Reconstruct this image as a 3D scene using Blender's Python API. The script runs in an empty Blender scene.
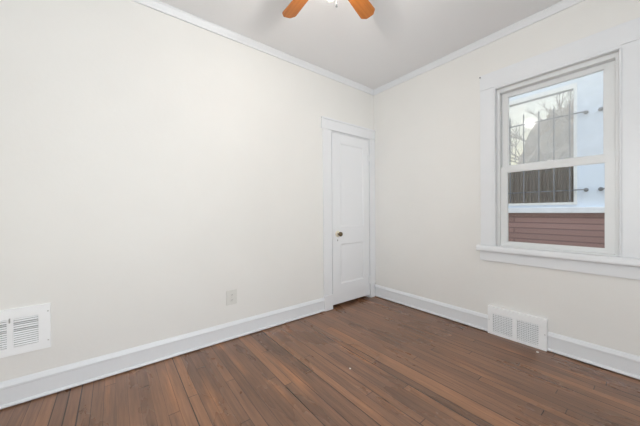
import bpy, bmesh, math, random
from mathutils import Vector, Matrix

C = bpy.context.scene.collection
sc = bpy.context.scene
R = math.radians

# ------------------------------------------------------------------ camera
cam_d = bpy.data.cameras.new('camera')
cam = bpy.data.objects.new('camera', cam_d); C.objects.link(cam)
cam_d.sensor_width = 36; cam_d.lens = 265.9 / 640 * 36
cam_d.clip_start = .02
cam.location = (0, 0, 1.12)
cam.rotation_euler = (Matrix.Rotation(R(52.16 - 90), 3, 'Z') @ Matrix.Rotation(R(90 - .35), 3, 'X') @ Matrix.Rotation(R(-.417), 3, 'Z')).to_euler()
sc.camera = cam
sc.view_settings.view_transform = 'Standard'
sc.view_settings.look = 'None'
sc.view_settings.gamma = 1
sc.view_settings.use_curve_mapping = False
sc.view_settings.exposure = 0.0

# room frame (metres): the camera stands at x=0 y=0; wall_left is y=YL, wall_right is x=XR
XR, YL, XW, YS, H = 2.722, 2.332, -0.95, -0.85, 2.695

# ------------------------------------------------------------------ sky, overcast: paler and warmer at the horizon
w = bpy.data.worlds.new('sky'); sc.world = w; w.use_nodes = True
nt = w.node_tree; nt.nodes.clear()
out = nt.nodes.new('ShaderNodeOutputWorld'); bg = nt.nodes.new('ShaderNodeBackground')
tc = nt.nodes.new('ShaderNodeTexCoord'); sep = nt.nodes.new('ShaderNodeSeparateXYZ')
cr = nt.nodes.new('ShaderNodeValToRGB')
nt.links.new(tc.outputs['Generated'], sep.inputs[0]); nt.links.new(sep.outputs['Z'], cr.inputs[0])
nt.links.new(cr.outputs[0], bg.inputs[0]); nt.links.new(bg.outputs[0], out.inputs[0])
e = cr.color_ramp.elements
e[0].position = 0.0; e[0].color = (.58, .52, .40, 1)
e[1].position = 1.0; e[1].color = (.80, .93, 1.0, 1)
for p_, c_ in ((.14, (.60, .55, .36)), (.24, (.60, .59, .50)), (.5, (.6, .72, .85))):
    k_ = e.new(p_); k_.color = (*c_, 1)
bg.inputs[1].default_value = 2.5

# fill lamps added outside two made-up, unseen windows
def area(name, loc, rot, sx, sy, power, col=(1, 1, 1)):
    l = bpy.data.lights.new(name, 'AREA'); l.shape = 'RECTANGLE'; l.size = sx; l.size_y = sy
    l.energy = power; l.color = col
    o = bpy.data.objects.new(name, l); C.objects.link(o); o.location = loc; o.rotation_euler = rot
    return o
W2 = (-.72, .42, .72, 2.2)       # fill_window_rear added opening in wall_rear: y0 y1 z0 z1
FILL = area('fill_light_rear', (XW - .17, (W2[0] + W2[1]) / 2, (W2[2] + W2[3]) / 2), (0, R(-90), 0), W2[3] - W2[2], W2[1] - W2[0], 62, (.93, .965, 1))
W3 = (-.65, 1.25, .72, 2.2)          # fill_window_near added opening in wall_near: x0 x1 z0 z1
area('fill_light_near', ((W3[0] + W3[1]) / 2, YS - .17, (W3[2] + W3[3]) / 2), (R(90), 0, 0), W3[1] - W3[0], W3[3] - W3[2], 71, (.93, .965, 1))
BULB = 470.0

# ------------------------------------------------------------------ materials
def mat(name, col, rough=.5, metal=0, var=0, vscale=8, bump=0, bscale=60, emit=None, spec=.5):
    m = bpy.data.materials.new(name); m.use_nodes = True
    t = m.node_tree; b = t.nodes['Principled BSDF']
    b.inputs['Base Color'].default_value = (*col, 1); b.inputs['Roughness'].default_value = rough
    b.inputs['Metallic'].default_value = metal; b.inputs['Specular IOR Level'].default_value = spec
    tcn = t.nodes.new('ShaderNodeTexCoord')
    if var:
        n = t.nodes.new('ShaderNodeTexNoise'); n.inputs['Scale'].default_value = vscale; n.inputs['Detail'].default_value = 5
        t.links.new(tcn.outputs['Object'], n.inputs['Vector'])
        r = t.nodes.new('ShaderNodeValToRGB')
        r.color_ramp.elements[0].position = .3; r.color_ramp.elements[1].position = .7
        r.color_ramp.elements[0].color = (*[c * (1 - var) for c in col], 1)
        r.color_ramp.elements[1].color = (*[min(1, c * (1 + var)) for c in col], 1)
        t.links.new(n.outputs['Fac'], r.inputs[0]); t.links.new(r.outputs[0], b.inputs['Base Color'])
    if bump:
        n = t.nodes.new('ShaderNodeTexNoise'); n.inputs['Scale'].default_value = bscale; n.inputs['Detail'].default_value = 3
        t.links.new(tcn.outputs['Object'], n.inputs['Vector'])
        bp = t.nodes.new('ShaderNodeBump'); bp.inputs['Strength'].default_value = bump; bp.inputs['Distance'].default_value = .004
        t.links.new(n.outputs['Fac'], bp.inputs['Height']); t.links.new(bp.outputs[0], b.inputs['Normal'])
    if emit:
        b.inputs['Emission Color'].default_value = (*emit[:3], 1); b.inputs['Emission Strength'].default_value = emit[3]
    return m

WALL = mat('cream_wall_paint', (.79, .78, .755), .55, var=.012, vscale=2.5, bump=.12, bscale=35)
CEIL = mat('ceiling_paint', (.84, .84, .85), .8, bump=.05, bscale=40)
TRIM = mat('white_trim_paint', (.77, .785, .805), .35, var=.01, vscale=5, bump=.06, bscale=25)
DOORM = mat('white_door_paint', (.79, .80, .82), .32, var=.01, vscale=3, bump=.06, bscale=18)
VINYL = mat('white_vinyl', (.76, .77, .77), .35, var=.01, vscale=10)
METALW = mat('white_enamel', (.91, .92, .93), .35, var=.01, vscale=20)
PLASTIC = mat('outlet_plastic', (.70, .695, .66), .4, var=.01, vscale=30)
SLOT = mat('dark_slot', (.22, .21, .2), .7, var=.1)
DUCT = mat('duct_metal', (.20, .20, .20), .6, var=.1)
DAMPER = mat('pale_damper', (.42, .42, .42), .5, var=.08)
BRASS = mat('aged_brass', (.20, .15, .09), .35, 1, var=.15, vscale=60)
CREAM = mat('cream_rosette', (.82, .76, .62), .4, var=.03, vscale=40)
STEEL = mat('brushed_nickel', (.55, .55, .54), .35, .9, var=.05, vscale=40)
DARKIRON = mat('grey_iron', (.22, .22, .235), .6, .3, var=.15, vscale=30)
SIDING = mat('blue_white_render', (.74, .80, .90), .8, var=.03, vscale=3, bump=.2, bscale=20)
LEDGE = mat('white_sill_stone', (.82, .82, .86), .7, var=.06, vscale=9, bump=.3, bscale=25)
NTRIM = mat('neighbour_window_trim', (.86, .86, .86), .6, var=.03, vscale=5)
BARK = mat('brown_bark', (.26, .21, .17), .9, var=.25, vscale=6, bump=.4, bscale=20)
GROUND = mat('ground_soil', (.16, .14, .11), .95, var=.25, vscale=2, bump=.5, bscale=6)
TWIGS = mat('dry_leaves', (.40, .30, .22), .9, var=.3, vscale=5, bump=.4, bscale=12)
CLOSET = mat('closet_paint', (.25, .23, .2), .8, var=.05)
DUST = mat('paint_fleck', (.85, .84, .8), .7, var=.02)
BULBM = mat('lamp_bulb_glass', (1, .95, .88), .3, emit=(1, .94, .86, BULB), var=.001)
HALL = mat('exterior_clapboard', (.55, .55, .55), .8, var=.05)

def glass(name, tint=(.97, .98, .985), gloss=.06):
    m = bpy.data.materials.new(name); m.use_nodes = True
    t = m.node_tree; t.nodes.clear()
    o = t.nodes.new('ShaderNodeOutputMaterial'); mx = t.nodes.new('ShaderNodeMixShader')
    tr = t.nodes.new('ShaderNodeBsdfTransparent'); tr.inputs[0].default_value = (*tint, 1)
    gl = t.nodes.new('ShaderNodeBsdfGlossy'); gl.inputs['Roughness'].default_value = .02
    fr = t.nodes.new('ShaderNodeFresnel'); fr.inputs[0].default_value = 1.5
    n = t.nodes.new('ShaderNodeTexNoise'); n.inputs['Scale'].default_value = 3
    bp = t.nodes.new('ShaderNodeBump'); bp.inputs['Strength'].default_value = .05
    t.links.new(n.outputs['Fac'], bp.inputs['Height']); t.links.new(bp.outputs[0], gl.inputs['Normal'])
    t.links.new(fr.outputs[0], mx.inputs[0]); t.links.new(tr.outputs[0], mx.inputs[1]); t.links.new(gl.outputs[0], mx.inputs[2])
    t.links.new(mx.outputs[0], o.inputs[0])
    return m
GLASS = glass('window_glass')

def hazy_glass(name, amt):  # pale diffuse layer puts haze into the pane, washing out the view
    m = glass(name); t = m.node_tree; [setattr(n.inputs['Roughness'], 'default_value', .07) for n in t.nodes if n.type == 'BSDF_GLOSSY']
    o = [n for n in t.nodes if n.type == 'OUTPUT_MATERIAL'][0]; mx = [n for n in t.nodes if n.type == 'MIX_SHADER'][0]
    d = t.nodes.new('ShaderNodeBsdfDiffuse'); d.inputs[0].default_value = (.85, .85, .85, 1)
    tl = t.nodes.new('ShaderNodeBsdfTranslucent'); tl.inputs[0].default_value = (.9, .9, .88, 1)
    m1 = t.nodes.new('ShaderNodeMixShader'); m1.inputs[0].default_value = .5
    m2 = t.nodes.new('ShaderNodeMixShader')
    n = t.nodes.new('ShaderNodeTexNoise'); n.inputs['Scale'].default_value = 9; n.inputs['Detail'].default_value = 6
    mr = t.nodes.new('ShaderNodeMapRange'); mr.inputs[1].default_value = .3; mr.inputs[2].default_value = .7
    mr.inputs[3].default_value = amt * .85; mr.inputs[4].default_value = amt * 1.15
    t.links.new(n.outputs['Fac'], mr.inputs[0]); t.links.new(mr.outputs[0], m2.inputs[0])
    t.links.new(d.outputs[0], m1.inputs[1]); t.links.new(tl.outputs[0], m1.inputs[2])
    t.links.new(mx.outputs[0], m2.inputs[1]); t.links.new(m1.outputs[0], m2.inputs[2]); t.links.new(m2.outputs[0], o.inputs[0])
    return m
HAZY = hazy_glass('hazy_glass', .19)

def wood_floor():
    m = bpy.data.materials.new('worn_oak_strip_floor'); m.use_nodes = True
    t = m.node_tree; N = t.nodes.new; L = t.links.new; b = t.nodes['Principled BSDF']
    tcn = N('ShaderNodeTexCoord'); s = N('ShaderNodeSeparateXYZ'); L(tcn.outputs['Object'], s.inputs[0])
    def M(op, a, bb=None, clamp=False):
        n = N('ShaderNodeMath'); n.operation = op; n.use_clamp = clamp
        for i, v in enumerate((a, bb)):
            if v is None: continue
            if isinstance(v, (int, float)): n.inputs[i].default_value = v
            else: L(v, n.inputs[i])
        return n.outputs[0]
    bw = .0572
    u = M('DIVIDE', s.outputs['X'], bw); i = M('FLOOR', u); fu = M('SUBTRACT', u, i)
    wn = N('ShaderNodeTexWhiteNoise'); wn.noise_dimensions = '1D'; L(i, wn.inputs['W'])
    v = M('DIVIDE', M('ADD', s.outputs['Y'], M('MULTIPLY', wn.outputs['Value'], 7.3)), 1.7)
    j = M('FLOOR', v); fv = M('SUBTRACT', v, j)
    cb = N('ShaderNodeCombineXYZ'); L(i, cb.inputs[0]); L(j, cb.inputs[1])
    w2 = N('ShaderNodeTexWhiteNoise'); w2.noise_dimensions = '2D'; L(cb.outputs[0], w2.inputs['Vector'])
    ramp = N('ShaderNodeValToRGB'); L(w2.outputs['Value'], ramp.inputs[0])
    el = ramp.color_ramp.elements
    el[0].position = 0; el[0].color = (.185, .098, .060, 1)
    el[1].position = 1; el[1].color = (.350, .170, .088, 1)
    for p_, c_ in ((.25, (.215, .112, .067)), (.6, (.245, .126, .074)), (.85, (.280, .140, .078))):
        k_ = el.new(p_); k_.color = (*c_, 1)
    # grain
    mp = N('ShaderNodeMapping'); mp.inputs['Scale'].default_value = (55, 2.6, 1)
    ad = N('ShaderNodeVectorMath'); ad.operation = 'ADD'; L(tcn.outputs['Object'], ad.inputs[0])
    c3 = N('ShaderNodeCombineXYZ'); L(M('MULTIPLY', w2.outputs['Value'], 5), c3.inputs[1]); L(c3.outputs[0], ad.inputs[1])
    L(ad.outputs[0], mp.inputs['Vector'])
    g = N('ShaderNodeTexNoise'); g.inputs['Scale'].default_value = 1; g.inputs['Detail'].default_value = 7; g.inputs['Roughness'].default_value = .65
    L(mp.outputs[0], g.inputs['Vector'])
    # wear blotches, streaked along the boards
    mp2 = N('ShaderNodeMapping'); mp2.inputs['Scale'].default_value = (3.2, 1.1, 1); L(tcn.outputs['Object'], mp2.inputs['Vector'])
    bl = N('ShaderNodeTexNoise'); bl.inputs['Scale'].default_value = 1.6; bl.inputs['Detail'].default_value = 5; L(mp2.outputs[0], bl.inputs['Vector'])
    def MR(x, a, bb, c, d):
        n = N('ShaderNodeMapRange'); L(x, n.inputs[0])
        for q, vv in enumerate((a, bb, c, d)): n.inputs[q + 1].default_value = vv
        return n.outputs[0]
    gm = MR(g.outputs['Fac'], .3, .7, .70, 1.3); bm_ = MR(bl.outputs['Fac'], .2, .8, .70, 1.26)
    k = M('MULTIPLY', gm, bm_)
    # gaps; some gaps are open and dark, others tight
    wg = N('ShaderNodeTexWhiteNoise'); wg.noise_dimensions = '1D'; L(M('ADD', i, 91.7), wg.inputs['W'])
    gw = MR(wg.outputs['Value'], .35, 1, .045, .11)
    gap = M('LESS_THAN', fu, gw)
    gd = M('SUBTRACT', 1, M('MULTIPLY', gap, MR(wg.outputs['Value'], 0, 1, .40, .90)))
    jt = M('SUBTRACT', 1, M('MULTIPLY', M('LESS_THAN', fv, .0028), .7))
    k = M('MULTIPLY', M('MULTIPLY', k, gd), jt)
    mx = N('ShaderNodeMix'); mx.data_type = 'RGBA'; mx.blend_type = 'MULTIPLY'; mx.inputs[0].default_value = 1
    L(ramp.outputs[0], mx.inputs[6]); cc = N('ShaderNodeCombineColor')
    for q in range(3): L(k, cc.inputs[q])
    L(cc.outputs[0], mx.inputs[7])
    # orange worn streaks
    mp3 = N('ShaderNodeMapping'); mp3.inputs['Scale'].default_value = (9, 1.3, 1); mp3.inputs['Location'].default_value = (3.1, 4.4, 0); L(tcn.outputs['Object'], mp3.inputs['Vector'])
    st = N('ShaderNodeTexNoise'); st.inputs['Scale'].default_value = 1; st.inputs['Detail'].default_value = 4; L(mp3.outputs[0], st.inputs['Vector'])
    sf = MR(st.outputs['Fac'], .56, .76, 0, .65)
    m2 = N('ShaderNodeMix'); m2.data_type = 'RGBA'; m2.blend_type = 'MIX'; L(sf, m2.inputs[0])
    L(mx.outputs[2], m2.inputs[6])
    m2b = N('ShaderNodeMix'); m2b.data_type = 'RGBA'; m2b.blend_type = 'MULTIPLY'; m2b.inputs[0].default_value = 1
    m2b.inputs[6].default_value = (.50, .22, .095, 1); L(cc.outputs[0], m2b.inputs[7]); L(m2b.outputs[2], m2.inputs[7])
    L(m2.outputs[2], b.inputs['Base Color'])
    L(MR(bl.outputs['Fac'], .3, .7, .22, .38), b.inputs['Roughness']); b.inputs['Specular IOR Level'].default_value = .6
    bp = N('ShaderNodeBump'); bp.inputs['Strength'].default_value = .35; bp.inputs['Distance'].default_value = .0015
    L(M('ADD', M('MULTIPLY', gd, 1.2), M('MULTIPLY', g.outputs['Fac'], .35)), bp.inputs['Height']); L(bp.outputs[0], b.inputs['Normal'])
    return m
FLOOR = wood_floor()

def brick_mat():
    m = mat('red_brown_cladding', (.2, .12, .1), .9); t = m.node_tree
    b = t.nodes['Principled BSDF']; tcn = t.nodes.new('ShaderNodeTexCoord')
    mp = t.nodes.new('ShaderNodeMapping'); mp.inputs['Rotation'].default_value = (0, R(90), R(90))
    sp = t.nodes.new('ShaderNodeSeparateXYZ'); cb = t.nodes.new('ShaderNodeCombineXYZ')
    t.links.new(tcn.outputs['Object'], sp.inputs[0]); t.links.new(sp.outputs['Y'], cb.inputs[0]); t.links.new(sp.outputs['Z'], cb.inputs[1])
    br = t.nodes.new('ShaderNodeTexBrick'); br.inputs['Scale'].default_value = 1
    br.inputs['Brick Width'].default_value = 2.7; br.inputs['Row Height'].default_value = .078; br.inputs['Mortar Size'].default_value = .009
    br.inputs['Color1'].default_value = (.36, .215, .20, 1); br.inputs['Color2'].default_value = (.28, .17, .155, 1); br.inputs['Mortar'].default_value = (.22, .13, .12, 1)
    t.links.new(cb.outputs[0], br.inputs['Vector']); t.links.new(br.outputs['Color'], b.inputs['Base Color'])
    bp = t.nodes.new('ShaderNodeBump'); bp.inputs['Strength'].default_value = .5; bp.inputs['Distance'].default_value = .01; bp.invert = True
    t.links.new(br.outputs['Fac'], bp.inputs['Height']); t.links.new(bp.outputs[0], b.inputs['Normal'])
    return m
BRICK = brick_mat()

def stripe_mat(name, c1, c2, scale, axis='Y', rough=.6):
    m = mat(name, c1, rough); t = m.node_tree; b = t.nodes['Principled BSDF']
    tcn = t.nodes.new('ShaderNodeTexCoord'); wv = t.nodes.new('ShaderNodeTexNoise')
    mp = t.nodes.new('ShaderNodeMapping'); mp.inputs['Scale'].default_value = {'Y': (1, scale, 1), 'X': (1, scale, scale), 'L': (2, scale, scale)}[axis]
    t.links.new(tcn.outputs['Object'], mp.inputs[0]); t.links.new(mp.outputs[0], wv.inputs['Vector'])
    wv.inputs['Scale'].default_value = 1; wv.inputs['Detail'].default_value = 4
    r = t.nodes.new('ShaderNodeValToRGB'); r.color_ramp.elements[0].position = .35; r.color_ramp.elements[1].position = .65
    r.color_ramp.elements[0].color = (*c1, 1); r.color_ramp.elements[1].color = (*c2, 1)
    t.links.new(wv.outputs['Fac'], r.inputs[0]); t.links.new(r.outputs[0], b.inputs['Base Color'])
    return m
BLIND = stripe_mat('brown_blind_fabric', (.52, .40, .31), (.60, .48, .38), 14)
BLADE = stripe_mat('orange_oak_blade', (.36, .115, .018), (.48, .165, .030), 45, 'L', .5)

# ------------------------------------------------------------------ mesh helpers
def box(bm, x0, x1, y0, y1, z0, z1):
    vs = [bm.verts.new((x, y, z)) for x in (x0, x1) for y in (y0, y1) for z in (z0, z1)]
    for f in ((0, 1, 3, 2), (4, 6, 7, 5), (0, 4, 5, 1), (2, 3, 7, 6), (0, 2, 6, 4), (1, 5, 7, 3)):
        bm.faces.new([vs[i] for i in f])
def prism(bm, prof, a, b, axis, flip=1, origin=(0, 0)):
    """prof: (out, z) pairs; out is distance from the wall into the room. axis 'x': runs along x on wall y=origin; 'y': along y on wall x=origin"""
    rings = []
    for t in (a, b):
        rings.append([bm.verts.new((t, origin - o, z) if axis == 'x' else (origin - o, t, z)) for o, z in prof])
    n = len(prof)
    for i in range(n):
        bm.faces.new((rings[0][i], rings[0][(i + 1) % n], rings[1][(i + 1) % n], rings[1][i]))
    bm.faces.new(rings[0][::-1]); bm.faces.new(rings[1])
def tube(bm, p0, p1, r0, r1=None, n=12, caps=True):
    r1 = r0 if r1 is None else r1
    p0, p1 = Vector(p0), Vector(p1); d = (p1 - p0).normalized()
    a = d.orthogonal().normalized(); b = d.cross(a)
    rs = []
    for p, r in ((p0, r0), (p1, r1)):
        rs.append([bm.verts.new(p + a * r * math.cos(2 * math.pi * i / n) + b * r * math.sin(2 * math.pi * i / n)) for i in range(n)])
    for i in range(n): bm.faces.new((rs[0][i], rs[0][(i + 1) % n], rs[1][(i + 1) % n], rs[1][i]))
    if caps: bm.faces.new(rs[0][::-1]); bm.faces.new(rs[1])
def lathe(bm, prof, origin, axis=(0, 0, 1), n=32):
    o = Vector(origin); d = Vector(axis).normalized(); a = d.orthogonal().normalized(); b = d.cross(a)
    rs = []
    for r, h in prof:
        if r < 1e-6: rs.append([bm.verts.new(o + d * h)])
        else: rs.append([bm.verts.new(o + d * h + (a * math.cos(2 * math.pi * i / n) + b * math.sin(2 * math.pi * i / n)) * r) for i in range(n)])
    for p, q in zip(rs, rs[1:]):
        for i in range(n):
            j = (i + 1) % n
            if len(p) == 1 and len(q) == 1: continue
            if len(p) == 1: bm.faces.new((p[0], q[i], q[j]))
            elif len(q) == 1: bm.faces.new((p[i], q[0], p[j]))
            else: bm.faces.new((p[i], q[i], q[j], p[j]))
def obj(name, bm, m, parent=None, bevel=0, smooth=False, seg=2):
    bmesh.ops.recalc_face_normals(bm, faces=bm.faces)
    me = bpy.data.meshes.new(name); bm.to_mesh(me); bm.free()
    me.materials.append(m)
    o = bpy.data.objects.new(name, me); C.objects.link(o)
    if parent:
        o.parent = parent; o.matrix_parent_inverse = Matrix.Translation(-world_loc(parent))
    if smooth:
        for p in me.polygons: p.use_smooth = True
    if bevel:
        md = o.modifiers.new('bevel', 'BEVEL'); md.width = bevel; md.segments = seg; md.limit_method = 'ANGLE'
    return o
def world_loc(o):
    v = Vector(o.location)
    if o.parent and o.matrix_parent_inverse == Matrix.Identity(4): v += world_loc(o.parent)
    elif o.parent: v = v * 0 + Vector((0, 0, 0))
    return v
def B(*boxes):
    bm = bmesh.new()
    for b in boxes: box(bm, *b)
    return bm
def empty(name, loc, label=None, cat=None, group=None, kind=None):
    o = bpy.data.objects.new(name, None); C.objects.link(o); o.location = loc; o.empty_display_size = .1
    tag(o, label, cat, group, kind); return o
def tag(o, label=None, cat=None, group=None, kind=None):
    for k, v in (('label', label), ('category', cat), ('group', group), ('kind', kind)):
        if v: o[k] = v
    return o
def struct(name, bm, m, label, cat, **kw):
    return tag(obj(name, bm, m, **kw), label, cat, kind='structure')
def copy_tree(o, parent=None):
    c = o.copy(); C.objects.link(c)
    if parent: c.parent = parent
    for ch in list(o.children): copy_tree(ch, c)
    return c

# ------------------------------------------------------------------ room shell
T = .16
struct('floor', B((XW - T, XR, YS - T, YL + .7, -.12, 0)), FLOOR, 'worn reddish brown oak strip floor running towards the back of the room', 'floor')
struct('ceiling', B((XW - T, XR + T, YS - T, YL + .7, H, H + .12)), CEIL, 'plain pale grey painted ceiling', 'ceiling')
DX0, DX1, DZ = 1.966, 2.620, 2.045     # door opening
struct('wall_left', B((XW - T, DX0, YL, YL + .12, 0, H), (DX0, DX1, YL, YL + .12, DZ, H), (DX1, XR + T, YL, YL + .12, 0, H)), WALL,
       'long cream wall with the wall register, outlet and closet door', 'wall')
WY0, WY1, WZ0, WZ1 = .172, .922, .77, 2.198   # window_1 opening
struct('wall_right', B((XR, XR + T, WY1, YL, -.5, H), (XR, XR + T, YS - T, WY0, -.5, H), (XR, XR + T, WY0, WY1, -.5, WZ0), (XR, XR + T, WY0, WY1, WZ1, H)), WALL,
       'cream wall holding the window, with the floor level register', 'wall')
struct('wall_rear', B((XW - T, XW, YS - T, W2[0], 0, H), (XW - T, XW, W2[1], YL, 0, H), (XW - T, XW, W2[0], W2[1], 0, W2[2]), (XW - T, XW, W2[0], W2[1], W2[3], H)), WALL,
       'cream wall behind the camera with an added window', 'wall')
struct('wall_near', B((XW, W3[0], YS - T, YS, 0, H), (W3[1], XR, YS - T, YS, 0, H), (W3[0], W3[1], YS - T, YS, 0, W3[2]), (W3[0], W3[1], YS - T, YS, W3[3], H)), WALL,
       'cream wall beside the camera with an added window', 'wall')
struct('wall_closet', B((DX0 - .3, XR + T, YL + .6, YL + .7, 0, H), (DX0 - .4, DX0 - .3, YL + .12, YL + .7, 0, H), (XR, XR + T, YL + .12, YL + .6, 0, H)), CLOSET,
       'dim closet wall behind the narrow door', 'wall')

# baseboards: cap moulding, plain board, rounded shoe at the floor
BASE = [(0, .007), (.024, .007), (.027, .014), (.024, .022), (.017, .026), (.016, .112), (.021, .116), (.021, .127), (.016, .135), (.010, .146), (.003, .152), (0, .152)]
def baseboard(name, a, b, axis, origin, label, prof=BASE):
    bm = bmesh.new(); prism(bm, prof, a, b, axis, origin=origin)
    return struct(name, bm, TRIM, label, 'baseboard')
baseboard('baseboard_left', XW, 1.851, 'x', YL, 'white moulded baseboard along the long wall left of the closet door')
RY0, RY1 = .558, .978
baseboard('baseboard_right', RY1 + .001, YL, 'y', XR, 'white moulded baseboard from the corner to the floor level register')
baseboard('baseboard_right.001', YS, RY0 - .001, 'y', XR, 'white moulded baseboard right of the floor level register')
baseboard('baseboard_rear', YS, YL, 'y', XW, 'white baseboard behind the camera') .data.transform(Matrix.Translation((0, 0, 0)))
o = bpy.data.objects['baseboard_rear']; o.scale.x = -1; o.location.x = 2 * XW
o = baseboard('baseboard_near', XW, XR, 'x', YS, 'white baseboard under the added window beside the camera'); o.scale.y = -1; o.location.y = 2 * YS

# crown moulding
CROWN = [(0, H - .056), (.011, H - .056), (.012, H - .049), (.014, H - .042), (.024, H - .026), (.029, H - .015), (.035, H - .010), (.036, H - .001), (0, H - .001)]
for nm, a, b, ax, org, lab in (('trim_1', XW, XR, 'x', YL, 'narrow white crown moulding along the long left wall'), ('trim_2', YS, YL, 'y', XR, 'narrow white crown moulding above the window wall')):
    bm = bmesh.new(); prism(bm, CROWN, a, b, ax, origin=org); struct(nm, bm, TRIM, lab, 'crown moulding')
bm = bmesh.new(); prism(bm, CROWN, YS, YL, 'y', origin=XW); o = struct('trim_3', bm, TRIM, 'narrow white crown moulding behind the camera', 'crown moulding'); o.scale.x = -1; o.location.x = 2 * XW
bm = bmesh.new(); prism(bm, CROWN, XW, XR, 'x', origin=YS); o = struct('trim_4', bm, TRIM, 'narrow white crown moulding beside the camera', 'crown moulding'); o.scale.y = -1; o.location.y = 2 * YS

# ------------------------------------------------------------------ closet door
d1 = empty('door_1', (DX0, YL, 0), 'narrow white two panel closet door with brass knob in the far corner', 'door', kind='structure')
yf = YL - .018       # face of casing
obj('casing', B((1.852, DX0 + .004, yf, YL, .17, 2.045), (DX1 - .004, XR - .002, yf, YL, .17, 2.045)), DOORM, d1, bevel=.003)
obj('casing', B((1.834, XR - .002, yf - .003, YL, 2.046, 2.156), (1.830, XR - .002, yf - .012, YL, 2.155, 2.174)), DOORM, d1, bevel=.003)
obj('plinth_block', B((1.852, DX0 + .006, yf - .009, YL, .001, .172)), DOORM, d1, bevel=.004)
obj('plinth_block', B((DX1 - .004, XR - .03, yf - .009, YL, .001, .172)), DOORM, d1, bevel=.004)
obj('jamb', B((DX0, DX0 + .012, YL, YL + .12, 0, DZ), (DX1 - .012, DX1, YL, YL + .12, 0, DZ), (DX0 + .012, DX1 - .012, YL, YL + .12, DZ - .012, DZ)), DOORM, d1)
# the slab: stiles and rails around two recessed panels
sx0, sx1, sz0, sz1 = DX0 + .0165, DX1 - .0145, .040, 2.026
y0, y1 = YL - .010, YL + .025
px0, px1 = 2.112, 2.500
P = [(.266, .736), (.933, 1.918)]
bm = bmesh.new()
box(bm, sx0, px0, y0, y1, sz0, sz1); box(bm, px1, sx1, y0, y1, sz0, sz1)
box(bm, px0, px1, y0, y1, sz0, P[0][0]); box(bm, px0, px1, y0, y1, P[0][1], P[1][0]); box(bm, px0, px1, y0, y1, P[1][1], sz1)
bmesh.ops.remove_doubles(bm, verts=bm.verts, dist=1e-5)
slab = obj('door_slab', bm, DOORM, d1)
for a, b in P:
    bm = bmesh.new()
    e_ = .016; ins = .009
    # sloped moulding ring then flat panel
    o_ = [(px0, a), (px1, a), (px1, b), (px0, b)]; i_ = [(px0 + e_, a + e_), (px1 - e_, a + e_), (px1 - e_, b - e_), (px0 + e_, b - e_)]
    vo = [bm.verts.new((x, y0 + .001, z)) for x, z in o_]; vi = [bm.verts.new((x, y0 + ins, z)) for x, z in i_]
    vb = [bm.verts.new((x, y1 - .004, z)) for x, z in o_]
    for q in range(4): bm.faces.new((vo[q], vo[(q + 1) % 4], vi[(q + 1) % 4], vi[q])); bm.faces.new((vo[q], vb[q], vb[(q + 1) % 4], vo[(q + 1) % 4]))
    bm.faces.new(vi); bm.faces.new(vb[::-1])
    obj('door_panel', bm, DOORM, d1)
kx, kz = 2.062, .856
bm = bmesh.new(); lathe(bm, [(0, 0), (.036, 0), (.036, .003), (.026, .007), (.012, .009), (0, .009)], (kx, y0, kz), (0, -1, 0))
ro = obj('rosette', bm, CREAM, d1, smooth=True); tag(ro, 'cream round rosette behind the knob')
bm = bmesh.new(); lathe(bm, [(0, 0), (.010, 0), (.009, .022), (.014, .028), (.024, .034), (.027, .044), (.024, .054), (.014, .060), (0, .062)], (kx, y0 - .008, kz), (0, -1, 0))
kn = obj('door_knob', bm, BRASS, d1, smooth=True); tag(kn, 'aged brass door knob')
obj('keyhole', B((kx - .004, kx + .004, y0 - .0015, y0 + .002, kz - .085, kz - .065)), SLOT, d1)
for hz in (.235, 1.80):
    bm = bmesh.new(); tube(bm, (DX1 - .012, YL - .022, hz - .045), (DX1 - .012, YL - .022, hz + .045), .0065, n=12)
    box(bm, DX1 - .034, DX1 + .012, YL - .0205, YL - .010, hz - .042, hz + .042)
    obj('hinge', bm, DOORM, d1)

# ------------------------------------------------------------------ window
w1 = empty('window_1', (XR, (WY0 + WY1) / 2, WZ0), 'white double hung window with wide flat casing above the register', 'window', kind='structure')
xf = XR - .020
CZ0 = .796
obj('casing', B((xf, XR, .924, 1.040, CZ0, 2.222)), TRIM, w1, bevel=.003)
obj('casing', B((xf, XR, .056, .170, CZ0, 2.222)), TRIM, w1, bevel=.003)
obj('casing', B((xf - .002, XR, .056, 1.042, 2.223, 2.363)), TRIM, w1, bevel=.003)
# rounded stop beads around the opening
bm = bmesh.new()
for yb in (.9215, .1725): tube(bm, (xf - .001, yb, CZ0), (xf - .001, yb, 2.202), .0075, n=12)
tube(bm, (xf - .001, .166, 2.204), (xf - .001, .928, 2.204), .0075, n=12)
box(bm, xf, XR, .914, .924, CZ0, 2.223); box(bm, xf, XR, .170, .180, CZ0, 2.223); box(bm, xf, XR, .180, .914, 2.200, 2.223)
obj('bead', bm, TRIM, w1)
bm = bmesh.new()
prof = [(0, .744), (.046, .744), (.052, .750), (.054, .760), (.052, .778), (.046, .792), (.040, .796), (0, .796)]
prism(bm, prof, .006, 1.066, 'y', origin=XR)
box(bm, XR, XR + .055, WY0, WY1, .77, .796)
obj('stool', bm, TRIM, w1)
obj('apron', B((XR - .020, XR, .052, 1.046, .657, .744)), TRIM, w1, bevel=.003)
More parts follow.
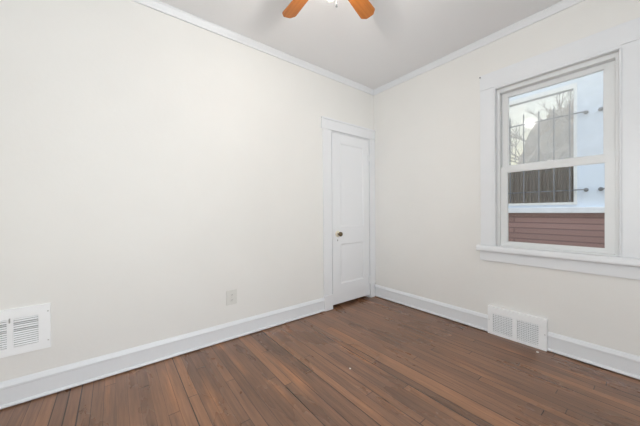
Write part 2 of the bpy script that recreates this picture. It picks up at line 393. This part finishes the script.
# vinyl frame
fx0, fx1 = XR + .012, XR + .115
obj('frame', B((fx0, fx1, WY1 - .030, WY1, .796, WZ1), (fx0, fx1, WY0, WY0 + .026, .796, WZ1), (fx0, fx1, WY0 + .026, WY1 - .030, WZ1 - .034, WZ1), (fx0, fx1, WY0 + .026, WY1 - .030, .77, .806)), VINYL, w1, bevel=.002)
def sash(name, x0, x1, ya, yb, za, zb, gy0, gy1, gz0, gz1, label, mat_g):
    s = obj(name, B((x0, x1, ya, gy0, za, zb), (x0, x1, gy1, yb, za, zb), (x0, x1, gy0, gy1, za, gz0), (x0, x1, gy0, gy1, gz1, zb)), VINYL, w1)
    tag(s, label)
    xm = (x0 + x1) / 2
    g = obj('glazing_bead', B((x0 + .006, xm, gy0 - .001, gy0 + .005, gz0, gz1), (x0 + .006, xm, gy1 - .005, gy1 + .001, gz0, gz1), (x0 + .006, xm, gy0, gy1, gz0 - .001, gz0 + .005), (x0 + .006, xm, gy0, gy1, gz1 - .005, gz1 + .001)), VINYL, s)
    p = obj('pane', B((xm, xm + .004, gy0 - .006, gy1 + .006, gz0 - .006, gz1 + .006)), mat_g, s)
    return s
ya, yb = WY0 + .027, WY1 - .031
us = sash('upper_sash', XR + .066, XR + .098, ya, yb, 1.468, WZ1 - .035, .256, .846, 1.513, 2.128, 'upper sash set behind the lower one', HAZY)
ls = sash('lower_sash', XR + .026, XR + .058, ya, yb, .807, 1.500, .246, .842, .838, 1.454, 'lower sash in front', GLASS)
obj('sash_lock', B((XR + .030, XR + .056, .52, .57, 1.500, 1.508), (XR + .026, XR + .050, .535, .565, 1.508, 1.518)), VINYL, w1, bevel=.002)
# unseen windows added to let the fill lamps in
def simple_window(name, loc, label, axis, a0, a1, z0, z1, wall, sgn):
    r = empty(name, loc, label, 'window', kind='structure')
    def bx(d0, d1, p0, p1, q0, q1):
        dd = sorted((wall + sgn * d0, wall + sgn * d1))
        return (dd[0], dd[1], p0, p1, q0, q1) if axis == 'y' else (p0, p1, dd[0], dd[1], q0, q1)
    obj('casing', B(bx(0, .02, a0 - .116, a0, z0, z1), bx(0, .02, a1, a1 + .116, z0, z1), bx(0, .022, a0 - .116, a1 + .116, z1, z1 + .14)), TRIM, r)
    obj('stool', B(bx(0, .06, a0 - .14, a1 + .14, z0 - .05, z0)), TRIM, r)
    zm = (z0 + z1) / 2; am = (a0 + a1) / 2
    obj('sash', B(bx(-.08, -.05, a0, a0 + .05, z0, z1), bx(-.08, -.05, a1 - .05, a1, z0, z1), bx(-.08, -.05, a0 + .05, a1 - .05, z0, z0 + .05), bx(-.08, -.05, a0 + .05, a1 - .05, z1 - .05, z1), bx(-.08, -.05, a0 + .05, a1 - .05, zm - .02, zm + .02), bx(-.08, -.05, am - .04, am + .04, z0 + .05, zm - .02), bx(-.08, -.05, am - .04, am + .04, zm + .02, z1 - .05)), VINYL, r)
    obj('pane', B(bx(-.067, -.063, a0 + .01, a1 - .01, z0 + .01, z1 - .01)), GLASS, r)
simple_window('fill_window_rear', (XW, (W2[0] + W2[1]) / 2, W2[2]), 'added double window for fill light behind the camera', 'y', *W2, XW, 1)
simple_window('fill_window_near', ((W3[0] + W3[1]) / 2, YS, W3[2]), 'added double window for fill light beside the camera', 'x', *W3, YS, 1)

# curtain hook at the casing corner
hk = empty('curtain_hook', (XR - .022, 1.036, 2.342), 'tiny dark hook at the top left corner of the window casing', 'hook')
bm = bmesh.new(); tube(bm, (XR - .021, 1.034, 2.343), (XR - .034, 1.034, 2.343), .003, n=8); obj('shank', bm, STEEL, hk)
bm = bmesh.new(); lathe(bm, [(0, 0), (.006, 0), (.006, .003), (0, .004)], (XR - .034, 1.034, 2.343), (-1, 0, 0), 12); obj('hook_head', bm, DARKIRON, hk)

# ------------------------------------------------------------------ baseboard register under the window
rg = empty('baseboard_register', (XR, (RY0 + RY1) / 2, 0), 'white two panel air register on the floor under the window', 'air register', group='air registers')
fr, rt = XR - .032, .250
gy = [(.611, .755), (.789, .937)]; gz0, gz1 = .026, .192
bm = B((fr, fr + .006, RY0, gy[0][0], .001, rt), (fr, fr + .006, gy[0][1], gy[1][0], .001, rt), (fr, fr + .006, gy[1][1], RY1, .001, rt),
       *[(fr, fr + .006, a, b, .001, gz0) for a, b in gy], *[(fr, fr + .006, a, b, gz1, rt) for a, b in gy],
       (fr + .006, XR, RY0, RY0 + .004, .001, rt), (fr + .006, XR, RY1 - .004, RY1, .001, rt), (fr + .006, XR, RY0 + .004, RY1 - .004, rt - .004, rt), (fr + .006, XR, RY0 + .004, RY1 - .004, .001, .005))
obj('faceplate', bm, METALW, rg)
obj('duct_back', B((XR - .006, XR - .001, RY0 + .006, RY1 - .006, .006, rt - .006)), DUCT, rg)
for a, b in gy:
    bm = bmesh.new(); n = 11
    for k in range(n):
        z = gz0 + (gz1 - gz0) * (k + .5) / n
        v = [bm.verts.new(p) for p in ((fr + .002, a, z - .0045), (fr + .002, b, z - .0045), (fr + .010, b, z + .0035), (fr + .010, a, z + .0035))]
        bm.faces.new(v)
    for k in range(1, 12):
        y = a + (b - a) * k / 12; box(bm, fr + .0015, fr + .012, y - .0012, y + .0012, gz0, gz1)
    g = obj('grille', bm, METALW, rg)
    md = g.modifiers.new('thick', 'SOLIDIFY'); md.thickness = .0012
for yy in (RY0 + .012, RY1 - .012):
    bm = bmesh.new(); lathe(bm, [(0, .0015), (.003, .001), (.004, 0), (0, 0)], (fr, yy, .128), (-1, 0, 0), 12); obj('screw', bm, STEEL, rg)

# ------------------------------------------------------------------ wall register at the left
wx0, wx1, wz0, wz1 = -.638, -.314, .294, .564
wr = empty('wall_register', ((wx0 + wx1) / 2, YL, wz0), 'white louvred air register mounted on the left wall above the baseboard', 'air register', group='air registers')
gx = [(-.590, -.493), (-.467, -.366)]; hz0, hz1 = .340, .506
fy = YL - .012
bm = B((wx0, gx[0][0], fy, fy + .004, wz0, wz1), (gx[0][1], gx[1][0], fy, fy + .004, wz0, wz1), (gx[1][1], wx1, fy, fy + .004, wz0, wz1),
       *[(a, b, fy, fy + .004, wz0, hz0) for a, b in gx], *[(a, b, fy, fy + .004, hz1, wz1) for a, b in gx],
       (wx0, wx0 + .004, fy + .004, YL, wz0, wz1), (wx1 - .004, wx1, fy + .004, YL, wz0, wz1), (wx0 + .004, wx1 - .004, fy + .004, YL, wz1 - .004, wz1), (wx0 + .004, wx1 - .004, fy + .004, YL, wz0, wz0 + .004))
obj('faceplate', bm, METALW, wr)
obj('duct_back', B((wx0 + .006, wx1 - .006, YL - .003, YL - .001, wz0 + .006, wz1 - .006)), DAMPER, wr)
random.seed(4)
for a, b in gx:
    bm = bmesh.new(); n = 13
    for k in range(n):
        z = hz0 + (hz1 - hz0) * (k + .5) / n; t_ = .0036 if k not in (7, 10) else .0012
        v = [bm.verts.new(p) for p in ((a, fy + .002, z - t_), (b, fy + .002, z - t_), (b, fy + .0075, z + t_), (a, fy + .0075, z + t_))]
        bm.faces.new(v)
    g = obj('louvre_grille', bm, METALW, wr); md = g.modifiers.new('thick', 'SOLIDIFY'); md.thickness = .001
obj('damper_lever', B((-.483, -.478, fy - .010, fy + .001, .486, .512)), STEEL, wr, bevel=.001)
for zz in (.342, .520):
    bm = bmesh.new(); lathe(bm, [(0, .0015), (.003, .001), (.0042, 0), (0, 0)], (wx1 - .010, fy, zz), (0, -1, 0), 12); obj('screw', bm, STEEL, wr)

# ------------------------------------------------------------------ electrical outlet
ot = empty('electrical_outlet', (.8155, YL, .305), 'small off white electrical outlet on the left wall near the closet door', 'outlet')
obj('cover_plate', B((.769, .862, YL - .009, YL, .305, .432)), PLASTIC, ot, bevel=.003)
for zz in (.346, .392):
    bm = bmesh.new(); lathe(bm, [(0, .002), (.015, .002), (.017, 0), (0, 0)], (.8155, YL - .009, zz), (0, -1, 0), 24)
    r_ = obj('receptacle', bm, PLASTIC, ot)
    obj('slot', B((.8085, .811, YL - .0115, YL - .010, zz - .003, zz + .006), (.820, .8225, YL - .0115, YL - .010, zz - .003, zz + .006), (.8135, .8175, YL - .0115, YL - .010, zz - .010, zz - .006)), SLOT, r_)
bm = bmesh.new(); lathe(bm, [(0, .001), (.003, 0), (0, 0)], (.8155, YL - .009, .369), (0, -1, 0), 10); obj('screw', bm, STEEL, ot)

# ------------------------------------------------------------------ ceiling fan
fc = Vector((.975, 1.143, H)); zb = 2.510
fan = empty('ceiling_fan', fc, 'ceiling fan with five orange oak blades and a pull chain', 'ceiling fan')
bm = bmesh.new(); lathe(bm, [(0, 0), (.068, 0), (.070, -.010), (.060, -.045), (.030, -.055), (0, -.055)], fc); obj('canopy', bm, METALW, fan, smooth=True)
bm = bmesh.new(); tube(bm, fc + Vector((0, 0, -.05)), fc + Vector((0, 0, -.12)), .014, n=16); obj('downrod', bm, METALW, fan, smooth=True)
bm = bmesh.new(); lathe(bm, [(0, 2.615), (.05, 2.612), (.095, 2.595), (.108, 2.570), (.108, 2.535), (.095, 2.512), (.06, 2.500), (0, 2.498)], (fc.x, fc.y, 0)); obj('motor_housing', bm, METALW, fan, smooth=True)
bm = bmesh.new(); lathe(bm, [(0, 2.498), (.040, 2.498), (.044, 2.470), (.036, 2.440), (.022, 2.425), (.022, 2.395), (0, 2.395)], (fc.x, fc.y, 0)); obj('switch_housing', bm, METALW, fan, smooth=True)
bm = bmesh.new(); lathe(bm, [(0, 2.397), (.016, 2.397), (.016, 2.372), (.012, 2.366), (0, 2.366)], (fc.x, fc.y, 0)); obj('lamp_socket', bm, METALW, fan, smooth=True)
bm = bmesh.new(); lathe(bm, [(0, 2.370), (.009, 2.368), (.011, 2.360), (.019, 2.349), (.023, 2.335), (.021, 2.323), (.014, 2.315), (.006, 2.312), (0, 2.311)], (fc.x, fc.y, 0), n=24); obj('lamp_bulb', bm, BULBM, fan, smooth=True)
def blade_bm():
    bm = bmesh.new()
    half = [(.140, .026), (.155, .040), (.28, .047), (.42, .053), (.468, .055), (.478, .052), (.503, .030), (.506, .024)]
    pts = [(x, y) for x, y in half] + [(.507, 0)] + [(x, -y) for x, y in half[::-1]]
    top = [bm.verts.new((x, y, .003)) for x, y in pts]; bot = [bm.verts.new((x, y, -.003)) for x, y in pts]
    bm.faces.new(top); bm.faces.new(bot[::-1])
    for i in range(len(pts)): j = (i + 1) % len(pts); bm.faces.new((top[i], bot[i], bot[j], top[j]))
    return bm
def iron_bm():
    bm = bmesh.new()
    box(bm, .085, .165, -.016, .016, .003, .009); box(bm, .155, .215, -.034, .034, .003, .008)
    return bm
bp_, ip_ = None, None
for k in range(5):
    ang = R(16 + 72 * k)
    mtx = Matrix.Translation(Vector((0, 0, zb - H))) @ Matrix.Rotation(ang, 4, 'Z') @ Matrix.Rotation(R(-11), 4, 'X')
    if k == 0:
        bp_ = obj('blade', blade_bm(), BLADE, None, bevel=.002); ip_ = obj('blade_iron', iron_bm(), METALW, None, bevel=.001)
        b, i2 = bp_, ip_
    else:
        b, i2 = bp_.copy(), ip_.copy(); C.objects.link(b); C.objects.link(i2)
    for q in (b, i2): q.parent = fan; q.matrix_local = mtx
# pull chain: fine beads with a little bell at the end, hanging from the switch housing
chx, chy = .953, 1.070
ch = bmesh.new(); tube(ch, (chx, chy, 2.455), (chx, chy, 2.240), .0010, n=6)
for k in range(46): lathe(ch, [(0, -.0016), (.0016, 0), (0, .0016)], (chx, chy, 2.243 + k * .005), n=6)
pc = obj('pull_chain', ch, STEEL, fan)
bm = bmesh.new(); lathe(bm, [(0, 2.243), (.003, 2.241), (.005, 2.222), (.006, 2.214), (0, 2.212)], (chx, chy, 0), n=16); obj('chain_bell', bm, DARKIRON, pc, smooth=True)

# ------------------------------------------------------------------ loose flecks on the floor
def fleck(x, y, s, lab):
    bm = bmesh.new(); random.seed(int(x * 100))
    pts = [bm.verts.new((x + s * math.cos(a) * random.uniform(.7, 1.1), y + s * math.sin(a) * random.uniform(.7, 1.1), .0005)) for a in [k * math.pi / 4 for k in range(8)]]
    t_ = [bm.verts.new((v.co.x * .9 + x * .1, v.co.y * .9 + y * .1, .0035)) for v in pts]
    bm.faces.new(t_); bm.faces.new(pts[::-1])
    for i in range(8): j = (i + 1) % 8; bm.faces.new((pts[i], pts[j], t_[j], t_[i]))
    tag(obj('paint_fleck', bm, DUST), lab, 'paint fleck', group='paint flecks on the floor')
fleck(1.318, 1.361, .008, 'tiny white paint fleck in the middle of the wooden floor')
fleck(2.622, .601, .011, 'tiny white paint fleck on the floor in front of the register')

# ------------------------------------------------------------------ outside: the neighbour's house across the alley
struct('ground', B((XR + T, 40, -25, 40, -.62, -.5)), GROUND, 'bare soil outside', 'ground')
NX = 4.70
nb = empty('neighbour_house', (NX, 0, -.5), 'neighbouring house with pale wall above reddish brown cladding seen through the window', 'building')
zs, zt = 1.204, 2.69
bm = B((NX, NX + .10, 1.52, 6, 1.12, 3.9), (NX, NX + .10, .33, .700, 1.12, 3.9), (NX, NX + .10, -6, -.50, 1.12, 3.9),
       (NX, NX + .10, .700, 1.52, zt, 3.9), (NX, NX + .10, -.50, .33, zt, 3.9), (NX, NX + .10, .700, 1.52, 1.12, zs), (NX, NX + .10, -.50, .33, 1.12, zs))
tag(obj('upper_wall', bm, SIDING, nb), 'pale blue white painted wall')
tag(obj('lower_wall', B((NX, NX + .22, -6, 6, -.5, 1.075)), BRICK, nb), 'reddish brown base with horizontal bands')
tag(obj('ledge', B((NX - .055, NX + .22, -6, 6, 1.075, 1.150)), LEDGE, nb, bevel=.006), 'white stone ledge')
obj('porch_wall', B((6.6, 6.8, -6, 6, -.5, 1.85), (NX + .10, 6.6, 3.2, 3.4, -.5, 3.4), (NX + .10, 6.6, -6, -5.8, -.5, 3.4)), SIDING, nb)
for a, b in ((.700, 1.52), (-.50, .33)):
    wf = obj('window_frame', B((NX - .02, NX + .06, a - .03, a, zs - .02, zt + .05), (NX - .02, NX + .06, b, b + .03, zs - .02, zt + .05), (NX - .02, NX + .06, a, b, zt - .01, zt + .05),
                               (NX - .02, NX + .06, a, b, zs - .02, zs + .012), (NX, NX + .06, a, b, 1.735, 1.79)), NTRIM, nb)
    bl = bmesh.new(); n = 22
    for k in range(n):
        y = a + (b - a) * (k + .5) / n; hw = (b - a) / n / 2
        v = [bl.verts.new(p) for p in ((NX + .075, y - hw, zs + .01), (NX + .085, y, zs + .01), (NX + .075, y + hw, zs + .01), (NX + .075, y + hw, 1.75), (NX + .085, y, 1.75), (NX + .075, y - hw, 1.75))]
        bl.faces.new((v[0], v[1], v[4], v[5])); bl.faces.new((v[1], v[2], v[3], v[4]))
    o = obj('blind', bl, BLIND, nb); md = o.modifiers.new('thick', 'SOLIDIFY'); md.thickness = .004
    obj('pane', B((NX + .03, NX + .035, a, b, 1.79, zt)), HAZY, wf)
    obj('pane', B((NX + .03, NX + .035, a, b, zs, 1.735)), GLASS, wf)

def grille(ys, yb, y_end, label):
    g = empty('window_grille', (NX - .06, yb, 1.24), label, 'window grille', group='iron window grilles')
    for y in ys:
        bm = bmesh.new(); box(bm, NX - .068, NX - .056, y - .006, y + .006, 1.225, 2.45); tube(bm, (NX - .062, y, 2.45), (NX - .062, y, 2.49), .009, .001, 6)
        obj('bar', bm, DARKIRON, g)
    for z in (1.368, 2.340):
        bm = bmesh.new(); box(bm, NX - .058, NX - .046, min(yb, y_end), max(yb, y_end), z - .007, z + .007); obj('rail', bm, DARKIRON, g)
        bm = bmesh.new(); tube(bm, (NX, yb, z), (NX - .05, yb, z), .012, n=10); lathe(bm, [(0, 0), (.024, 0), (.022, .008), (0, .010)], (NX - .001, yb, z), (-1, 0, 0), 16); obj('bracket', bm, DARKIRON, g)
grille([.730, .885, 1.044, 1.215, 1.38], .588, 1.62, 'iron bar grille over the brown blind window of the neighbouring house')
grille([.26, .10, -.06, -.22, -.38], .460, -.60, 'iron bar grille starting at the right edge of the window view')

# trees and brush beyond the porch
def tree(x, y, h, seed, lab):
    rnd = random.Random(seed); bm = bmesh.new()
    def br(p, d, l, r, dep):
        q = p + d * l; tube(bm, p, q, r, r * .68, n=6 if dep < 3 else 4)
        if dep >= 5: return
        for _ in range(3 if dep else 4):
            nd = (d + Vector((rnd.uniform(-.8, .8), rnd.uniform(-.8, .8), rnd.uniform(-.1, .5)))).normalized()
            br(q, nd, l * rnd.uniform(.62, .8), r * .6, dep + 1)
    br(Vector((x, y, -.5)), Vector((0, 0, 1)), h * .36, h * .022, 0)
    tag(obj('bare_tree', bm, BARK), lab, 'tree', group='bare trees beyond the neighbouring house')
tree(15.5, 2.6, 6.0, 3, 'bare branching tree showing behind the right bars of the grille')
tree(17.0, 8.6, 5.4, 8, 'bare branching tree showing behind the left bars of the grille')
rnd = random.Random(5)
def shrub(x, y, r, h, lab):
    bm = bmesh.new()
    bmesh.ops.create_icosphere(bm, subdivisions=4, radius=1)
    for v in bm.verts:
        n = 1 + rnd.uniform(-.13, .13); v.co = Vector((v.co.x * r * n + x, v.co.y * r * n + y, (v.co.z * n) * h + h * .55 - .5))
    for k in range(260):
        a = rnd.uniform(0, 6.28); e_ = rnd.uniform(.1, 1.5); c_ = Vector((x + r * math.cos(a) * math.cos(e_), y + r * math.sin(a) * math.cos(e_), h * .55 - .5 + h * math.sin(e_)))
        d_ = Vector((rnd.uniform(-1, 1), rnd.uniform(-1, 1), rnd.uniform(.2, 1))).normalized(); tube(bm, c_, c_ + d_ * rnd.uniform(.15, .5), .012, .003, 4)
    tag(obj('shrub', bm, TWIGS), lab, 'shrub', group='brown shrubs beyond the neighbouring house')
shrub(9.2, 1.4, 1.15, 2.7, 'tall brown dry shrub at the right of the grille')
shrub(10.4, 4.6, 1.35, 2.0, 'lower brown dry shrub at the left of the grille')
